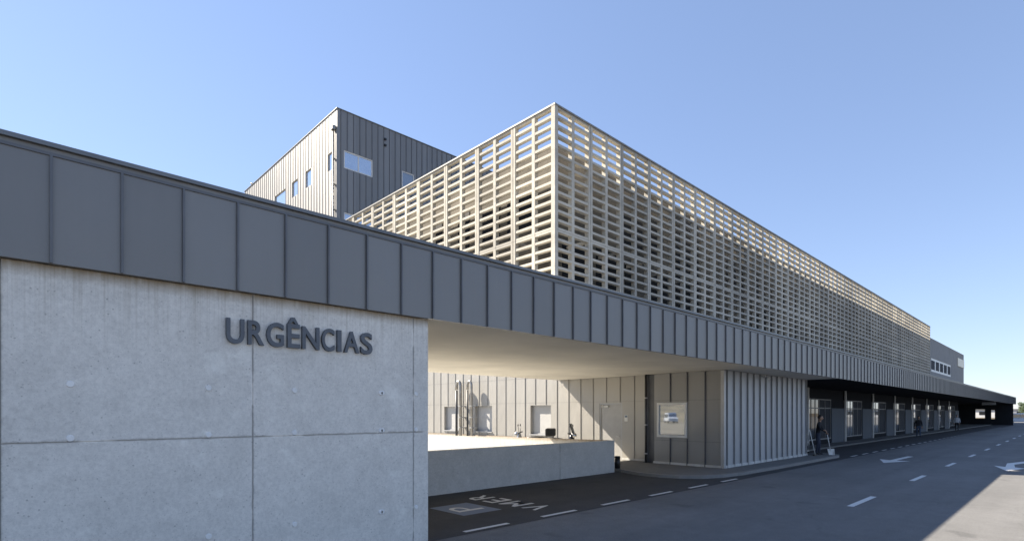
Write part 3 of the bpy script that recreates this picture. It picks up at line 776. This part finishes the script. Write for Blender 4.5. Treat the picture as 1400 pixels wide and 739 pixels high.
# ------------------------------------------------------------------ people
def person(loc, rz, J, mats, label, hair='hair', hold=()):
    """J: joints in body space (x = forward, y = left). One skinned surface, faces coloured by garment."""
    t = empty('person', loc, label, 'person'); t.rotation_euler = (0, 0, rz)
    chain = {}
    names = ['pelvis', 'waist', 'chest', 'neckb', 'neck', 'headb',
             'shL', 'elL', 'wrL', 'shR', 'elR', 'wrR', 'hiL', 'knL', 'anL', 'toL', 'hiR', 'knR', 'anR', 'toR']
    rad = dict(pelvis=.145, waist=.125, chest=.15, neckb=.085, neck=.055, headb=.055, shL=.07, shR=.07, elL=.05, elR=.05, wrL=.032, wrR=.032,
               hiL=.10, hiR=.10, knL=.065, knR=.065, anL=.045, anR=.045, toL=.04, toR=.04)
    E = [('pelvis', 'waist'), ('waist', 'chest'), ('chest', 'neckb'), ('neckb', 'neck'), ('neck', 'headb'), ('chest', 'shL'), ('shL', 'elL'), ('elL', 'wrL'),
         ('chest', 'shR'), ('shR', 'elR'), ('elR', 'wrR'), ('pelvis', 'hiL'), ('hiL', 'knL'), ('knL', 'anL'), ('anL', 'toL'), ('pelvis', 'hiR'), ('hiR', 'knR'), ('knR', 'anR'), ('anR', 'toR')]
    me = bpy.data.meshes.new('sk'); me.from_pydata([J[n] for n in names], [(names.index(a), names.index(b)) for a, b in E], [])
    ob = bpy.data.objects.new('sk', me); C.objects.link(ob)
    md = ob.modifiers.new('skin', 'SKIN'); md.use_smooth_shade = True
    for i, n in enumerate(names):
        r = rad[n]; sv = me.skin_vertices[0].data[i]; sv.radius = (r*(1.15 if n in ('pelvis', 'chest', 'waist') else 1), r*(.85 if n in ('pelvis', 'chest', 'waist') else 1)); sv.use_root = (n == 'pelvis')
    s2 = ob.modifiers.new('sub', 'SUBSURF'); s2.levels = 2; s2.render_levels = 2
    dg = bpy.context.evaluated_depsgraph_get(); dg.update()
    m2 = bpy.data.meshes.new_from_object(ob.evaluated_get(dg)); bpy.data.objects.remove(ob)
    mb = MB()
    bones = [(Vector(J[a]), Vector(J[b]), a, b) for a, b in E]
    def seg(p):
        best = None
        for a, b, na, nb in bones:
            ab = b-a; u = max(0, min(1, (p-a).dot(ab)/ab.length_squared)); d = (a+ab*u-p).length
            if best is None or d < best[0]: best = (d, na, nb)
        return best
    base = 0; mb.v = [tuple(v.co) for v in m2.vertices]
    for p in m2.polygons:
        mb.f.append(tuple(p.vertices)); mb.sm.append(True)
        _, na, nb = seg(p.center)
        if na in ('neck',): k = 2
        elif nb in ('hiL', 'hiR', 'knL', 'knR', 'anL', 'anR'): k = 1
        elif nb in ('toL', 'toR'): k = 3
        else: k = 0
        mb.m.append(k)
    # head
    hc = Vector(J['headb'])+Vector((.015, 0, .10))
    def hf(p):
        q = p.copy()
        if q.z < 0: q.x *= 1-.18*(-q.z); q.y *= 1+.28*q.z
        return q
    mb.ball(hc, (.098, .078, .125), 2, 18, 14, hf)
    mb.ball(hc+Vector((.098, 0, -.012)), (.022, .014, .026), 2, 8, 6)            # nose
    for s in (1, -1):
        mb.ball(hc+Vector((.083, .032*s, .012)), (.012, .014, .009), 4, 8, 6)        # eyes
        mb.ball(hc+Vector((0, .08*s, 0)), (.022, .012, .032), 2, 8, 6)           # ears
    mb.ball(hc+Vector((.083, 0, -.052)), (.012, .024, .006), 5, 8, 6)              # mouth
    # hands
    for s, w, e in ((1, 'wrL', 'elL'), (-1, 'wrR', 'elR')):
        W = Vector(J[w]); d = (W-Vector(J[e])).normalized(); side = d.cross(Vector((0, 0, 1)));
        side = side.normalized() if side.length > .1 else Vector((1, 0, 0)); nrm = side.cross(d)
        mb.tube([W-d*.02, W+d*.03, W+d*.09], [.026, .036, .034], 10, 2)
        for k in range(4):
            o_ = side*((k-1.5)*.019); ln = (.06, .075, .07, .055)[k]
            p0 = W+d*.085+o_
            mb.tube([p0, p0+d*ln*.5+nrm*-.006, p0+d*ln*.8-nrm*.03, p0+d*ln*.7-nrm*.055], [.010, .0095, .009, .007], 7, 2)
        p0 = W+d*.035+side*.03; mb.tube([p0, p0+side*.028+d*.025, p0+side*.03+d*.06-nrm*.012], [.013, .011, .009], 7, 2)
    o = mb.build('body', [mats[0], mats[1], M['skin'], M['black'], M['black'], M['lamp']], None); o.parent = t
    hb = MB()
    def hh(p):
        q = p.copy()
        if q.x > .3 and q.z < .45: q.x *= .55
        if q.z < -.3: q.z = -.3-.25*(-.3-q.z)
        return q
    hb.ball(hc+Vector((-.018, 0, .022)), (.105, .088, .128), 0, 18, 12, hh)
    o = hb.build('hair', M[hair], None); o.parent = t
    return t
def joints(h=1.72, stride=.0, armL=None, armR=None, lean=0.):
    k = h/1.72
    J = dict(pelvis=(0, 0, .93), waist=(.01+lean*.2, 0, 1.08), chest=(.0+lean*.6, 0, 1.30), neckb=(lean*.9, 0, 1.44), neck=(.01+lean, 0, 1.49), headb=(.02+lean*1.1, 0, 1.56),
             shL=(lean*.8, .18, 1.40), shR=(lean*.8, -.18, 1.40),
             elL=(-.03+lean*.5, .25, 1.12), wrL=(.10+lean*.5, .24, .90), elR=(-.03+lean*.5, -.25, 1.12), wrR=(.10+lean*.5, -.24, .90),
             hiL=(0, .09, .86), knL=(.03+stride*.5, .10, .49), anL=(stride, .10, .07), toL=(.15+stride, .11, .035),
             hiR=(0, -.09, .86), knR=(.03-stride*.25, -.10, .49), anR=(-.0-stride, -.10, .08), toR=(.14-stride, -.11, .035))
    if armL: J['elL'], J['wrL'] = armL
    if armR: J['elR'], J['wrR'] = armR
    return {a: (b[0]*k, b[1]*k, b[2]*k) for a, b in J.items()}
# sweeper at the corner of the clad box, facing the road (rz: forward direction)
SW = (27.15, 8.15, .09)
person(SW, math.radians(-78), joints(1.74, .05, armL=((.18, .30, 1.14), (.30, .42, 1.0)), armR=((.12, -.30, 1.16), (.26, -.34, 1.12)), lean=.07), (M['cloth_black'], M['cloth_navy']),
       'person in dark clothes holding a broom and long dustpan beside the clad box')
def tubeobj(name, pts, r, mat, label, cat):
    mb = MB(); mb.tube(pts, r, 10); o = mb.build(name, mat); return tag(o, label, cat)
# broom leaning down to the right, dustpan with a white scoop
br = empty('broom', (26.9, 7.75, .1), 'pale handled broom held at a slant by the dark clothed person', 'broom')
def PP(px, py, w):       # a point at pixel (px,py) of the photograph and forward distance w, used once to take the sizes of hand tools
    a = math.atan(770/734); t_ = (px-700)/734
    return Vector((w*(math.cos(a)+math.sin(a)*t_), w*(math.sin(a)-math.cos(a)*t_), 2-(py-564)*w/734))
h0 = PP(1106.8, 586.5, 23.9); h1 = PP(1114.6, 621, 23.9)
mb = MB(); mb.tube([h0, h1], .017, 10); mb.build('handle', M['white_metal'], br)
mb = MB(); mb.box(h1.x-.2, h1.x+.12, h1.y-.04, h1.y+.04, .103, h1.z); mb.build('bristles', M['black'], br)
dpn = empty('dustpan', (27.6, 7.6, .1), 'long handled dustpan with a white scoop right of the sweeping person', 'dustpan')
q0 = PP(1131, 593.5, 24.3); q1 = PP(1135.5, 616, 24.3); q2 = PP(1136, 620, 24.3)
mb = MB(); mb.tube([q0, q1], .018, 10); mb.build('handle', M['white_metal'], dpn)
mb = MB(); cxx, cyy = q2.x, q2.y
R_ = Vector((.7238, -.69, 0)); Fw = Vector((.69, .7238, 0))
c0 = Vector((cxx, cyy, .12))
def P3(a, b, z): return c0+R_*a+Fw*b+Vector((0, 0, z-.12))
for (A) in ([P3(-.12, 0, .12), P3(.12, 0, .12), P3(.145, 0, .38), P3(-.15, 0, .38)],
            [P3(-.12, -.08, .12), P3(.12, -.08, .12), P3(.12, 0, .12), P3(-.12, 0, .12)],
            [P3(-.12, -.08, .12), P3(-.12, 0, .12), P3(-.15, 0, .38)], [P3(.12, 0, .12), P3(.12, -.08, .12), P3(.145, 0, .38)]):
    mb.face(A)
o = mb.build('scoop', M['white_metal'], dpn); sm = o.modifiers.new('thick', 'SOLIDIFY'); sm.thickness = .012
# cleaning trolley in the dark beside the person
ct = empty('cleaning_trolley', (27.7, 8.9, .09), 'black cleaning trolley standing behind the dark clothed person', 'trolley')
mb = MB()
for a in (-.25, .25):
    for b in (-.2, .2): mb.tube([(27.75+a, 9.0+b, .16), (27.75+a, 9.0+b, .95)], .015, 8)
mb.box(27.48, 28.02, 8.78, 9.22, .18, .22); mb.box(27.48, 28.02, 8.78, 9.22, .60, .63); mb.build('frame', M['grey_metal'], ct)
mb = MB(); mb.box(27.53, 27.97, 8.83, 9.17, .64, 1.0); mb.build('sack', M['black'], ct, bevel=.06)
for a in (-.25, .25):
    for b in (-.2, .2):
        mb = MB(); mb.tube([(27.75+a, 9.0+b-.015, .125), (27.75+a, 9.0+b+.015, .125)], .035, 12); mb.build('wheel', M['rubber'], ct)
# walkers under the canopy
person((55.6, 9.05, .0), math.radians(200), joints(1.66, .16, lean=.03), (M['cloth_black'], M['cloth_jeans']), 'person in a dark coat and jeans walking along the portico')
person((75.5, 8.9, .0), math.radians(185), joints(1.72, .05), (M['cloth_white'], M['cloth_black']), 'person in a white top standing far along the portico', hair='hair_grey')

# ------------------------------------------------------------------ parked vehicles beyond the canopy end
def car(loc, rz, paintm, label, van=False, group='vehicles parked beyond the canopy'):
    t = empty('parked_van' if van else 'parked_car', loc, label, 'van' if van else 'car', group); t.rotation_euler = (0, 0, rz)
    L2 = 2.35 if van else 2.15; H = 2.0 if van else 1.45
    if van: prof = [(-L2, .35), (-L2, 1.1), (-L2+.08, H), (1.0, H), (1.75, 1.2), (L2, 1.0), (L2, .35)]
    else: prof = [(-L2, .35), (-L2+.03, .9), (-1.7, 1.0), (-1.1, H), (.35, H), (1.1, .98), (L2-.1, .8), (L2, .35)]
    mb = MB(); n = len(prof)
    for s in (-1, 1):
        pts = [(x, s*(.86 if z < 1.05 else .72), z) for x, z in prof]; mb.face(pts if s < 0 else pts[::-1])
    for i in range(n):
        a, b = prof[i], prof[(i+1) % n]; wa = .86 if a[1] < 1.05 else .72; wb = .86 if b[1] < 1.05 else .72
        mb.face([(a[0], -wa, a[1]), (a[0], wa, a[1]), (b[0], wb, b[1]), (b[0], -wb, b[1])])
    o = mb.build('body', paintm, None, .05); o.parent = t
    mb = MB()
    z0, z1 = (1.15, 1.75) if van else (1.0, 1.34)
    xa, xb = (-1.9, 1.1) if van else (-1.3, .6)
    for s in (-1, 1):
        w0, w1 = .83*s, .755*s
        mb.box(xa, (xa+xb)/2-.04, min(w0, w1), max(w0, w1), z0, z1); mb.box((xa+xb)/2+.04, xb-.1, min(w0, w1), max(w0, w1), z0, z1)
    if van:
        mb.face([(1.08, -.66, 1.9), (1.08, .66, 1.9), (1.72, .7, 1.28), (1.72, -.7, 1.28)])
        mb.box(-L2-.01, -L2+.05, -.6, .6, 1.2, 1.8)
    else: mb.face([(.40, -.66, 1.41), (.40, .66, 1.41), (1.06, .7, 1.03), (1.06, -.7, 1.03)])
    o = mb.build('windows', M['glass_dark'], None); o.parent = t
    for x_ in (-1.35, 1.4):
        for s in (-1, 1):
            mb = MB(); mb.tube([(x_, s*.70, .32), (x_, s*.89, .32)], .32, 20); w_ = mb.build('wheel', M['rubber'], None); w_.parent = t
            mb = MB(); mb.tube([(x_, s*.885, .32), (x_, s*.9, .32)], .19, 16); r_ = mb.build('rim', M['scooter_silver'], None); r_.parent = w_
    for s in (-1, 1):
        mb = MB(); mb.box(L2-.06, L2+.01, s*.75-.12, s*.75+.12, .68, .8); o = mb.build('headlight', M['chrome'], None); o.parent = t
        mb = MB(); mb.box(-L2-.015, -L2+.05, s*.75-.08, s*.75+.08, .8, 1.0); o = mb.build('tail_light', M['lamp'], None); o.parent = t
    return t
car((136, 7.35, .004), math.radians(95), M['car_white'], 'white van parked just past the end of the canopy', True)
car((152, 7.6, .004), math.radians(90), M['car_grey'], 'grey car parked beyond the white van', False)
car((133, 3.2, .004), math.radians(92), M['car_white'], 'white car parked nearest the road past the canopy', False)
M['car_silver'] = simple('silver_car_paint', (.32, .33, .34), .3, .2, .03, 2)
car((-62, 56.3, .0), math.radians(-42), M['car_white'], 'white van parked on the far dry ground, seen mirrored in the box window', True, group=None)
# far pale hall on the horizon
fh = empty('far_hall', (330, 6, 0), 'low pale hall on the horizon past the canopy end', 'building')
mb = MB(); mb.box(310, 350, -60, 60, 0, 3.4); mb.build('wall', M['pale_wall'], fh)
mb = MB(); mb.box(309.5, 350.5, -60.5, 60.5, 3.41, 3.8); mb.build('roof', M['seam_light'], fh)
for i in range(20):
    mb = MB(); mb.box(309.9, 309.98, -58+i*6, -55+i*6, 1.2, 2.6); mb.build('window', M['window_inner'], fh)

# trees at the far end, each with its own spread of leaf clumps
def tree(loc, h, seed, label):
    rr = random.Random(seed)
    t = empty('tree', loc, label, 'tree', 'trees beyond the canopy end')
    mb = MB(); mb.tube([(0, 0, 0), (.05, 0, h*.3), (0, .05, h*.6)], [.16, .11, .05], 8)
    for k in range(5):
        a = rr.random()*6.28; mb.tube([(0, 0, h*(.3+.05*k)), (math.cos(a)*h*.16, math.sin(a)*h*.16, h*(.5+.06*k))], [.06, .02], 6)
    o = mb.build('trunk', M['bark'], None); o.parent = t
    mb = MB()
    lobes = [(rr.gauss(0, h*.13), rr.gauss(0, h*.13), h*rr.uniform(.42, .88), h*rr.uniform(.09, .17)) for _ in range(13)]
    for x_, y_, z_, r_ in lobes:
        for _ in range(160):
            d = Vector((rr.gauss(0, 1), rr.gauss(0, 1), rr.gauss(0, 1))).normalized()*r_*rr.uniform(.5, 1.1)
            c_ = Vector((x_, y_, z_))+d; u_ = Vector((rr.gauss(0, 1), rr.gauss(0, 1), rr.gauss(0, 1))).normalized()*.13; v_ = u_.orthogonal().normalized()*.09
            mb.face([c_-u_, c_+v_, c_+u_, c_-v_])
    o = mb.build('crown', M['leaf'], None); o.parent = t
M['bark'] = simple('bark', (.09, .07, .05), .9, 0, .3, 4)
tree((250, 12.4, 0), 6.5, 1, 'small dark tree on the horizon just past the canopy end')
tree((268, 9.2, 0), 5.2, 2, 'shorter tree on the horizon farther right past the canopy')
tree((240, 2.0, 0), 7.0, 3, 'tallest tree on the far side of the road past the canopy')

# earth bank west of the courtyard (seen mirrored in the box window)
mb = MB()
n = 40; ys = [20+i*5 for i in range(36)]
rr = random.Random(5)
hts = lambda x, y: 11*max(0, min(1, (-x-72)/40))*(1+.18*math.sin(y*.21)+.1*math.sin(x*.33+y*.13))
xsb = [-72-i*4 for i in range(24)]
b0 = len(mb.v)
for x_ in xsb:
    for y_ in ys: mb.v.append((x_, y_-14, hts(x_, y_)-.02))
for i in range(len(xsb)-1):
    for j in range(len(ys)-1):
        a = i*len(ys)+j; mb.f.append((a, a+1, a+len(ys)+1, a+len(ys))); mb.m.append(0); mb.sm.append(True)
M['bank'] = simple('scrubby_bank', (.10, .08, .045), .95, 0, .7, .35)
o = mb.build('hill', M['bank']); tag(o, 'dry brown scrubby bank beyond the courtyard', 'hill', kind='structure')

# ------------------------------------------------------------------ light
tr = Vector((.433, -1.13, -1)).normalized()           # direction the sunlight travels
sun = bpy.data.lights.new('sun', 'SUN'); sun.energy = 5.0; sun.angle = math.radians(.5); sun.color = (1, .90, .76)
so = bpy.data.objects.new('sun', sun); C.objects.link(so); so.rotation_euler = tr.to_track_quat('-Z', 'Y').to_euler(); so.location = (0, 0, 50)
w = bpy.data.worlds.new('World'); scn.world = w; w.use_nodes = True
nt = w.node_tree; bg = nt.nodes['Background']
sky = nt.nodes.new('ShaderNodeTexSky'); sky.sky_type = 'NISHITA'; sky.sun_disc = False
sky.sun_elevation = math.asin(-tr.z); sky.sun_rotation = math.atan2(-tr.x, -tr.y)
sky.altitude = 100; sky.air_density = 1.0; sky.dust_density = .05; sky.ozone_density = 2.2
gm = nt.nodes.new('ShaderNodeGamma'); gm.inputs['Gamma'].default_value = .62
mx = nt.nodes.new('ShaderNodeMix'); mx.data_type = 'RGBA'; mx.blend_type = 'MULTIPLY'; mx.inputs['Factor'].default_value = 1; mx.inputs['B'].default_value = (.96, 1.03, 1.25, 1)
nt.links.new(sky.outputs[0], gm.inputs['Color']); nt.links.new(gm.outputs[0], mx.inputs['A']); nt.links.new(mx.outputs['Result'], bg.inputs['Color'])
bg.inputs['Strength'].default_value = .10
scn.view_settings.view_transform = 'Standard'; scn.view_settings.look = 'None'; scn.view_settings.gamma = 1; scn.view_settings.exposure = 1.6

# ------------------------------------------------------------------ camera
cam = bpy.data.cameras.new('camera'); co = bpy.data.objects.new('camera', cam); C.objects.link(co); scn.camera = co
co.location = (0, 0, 2); co.rotation_euler = (math.radians(90), 0, math.atan(770/734)-math.pi/2)
cam.sensor_width = 36; cam.sensor_fit = 'HORIZONTAL'; cam.lens = 734/1400*36; cam.shift_y = 194.5/1400
cam.clip_start = .1; cam.clip_end = 6000
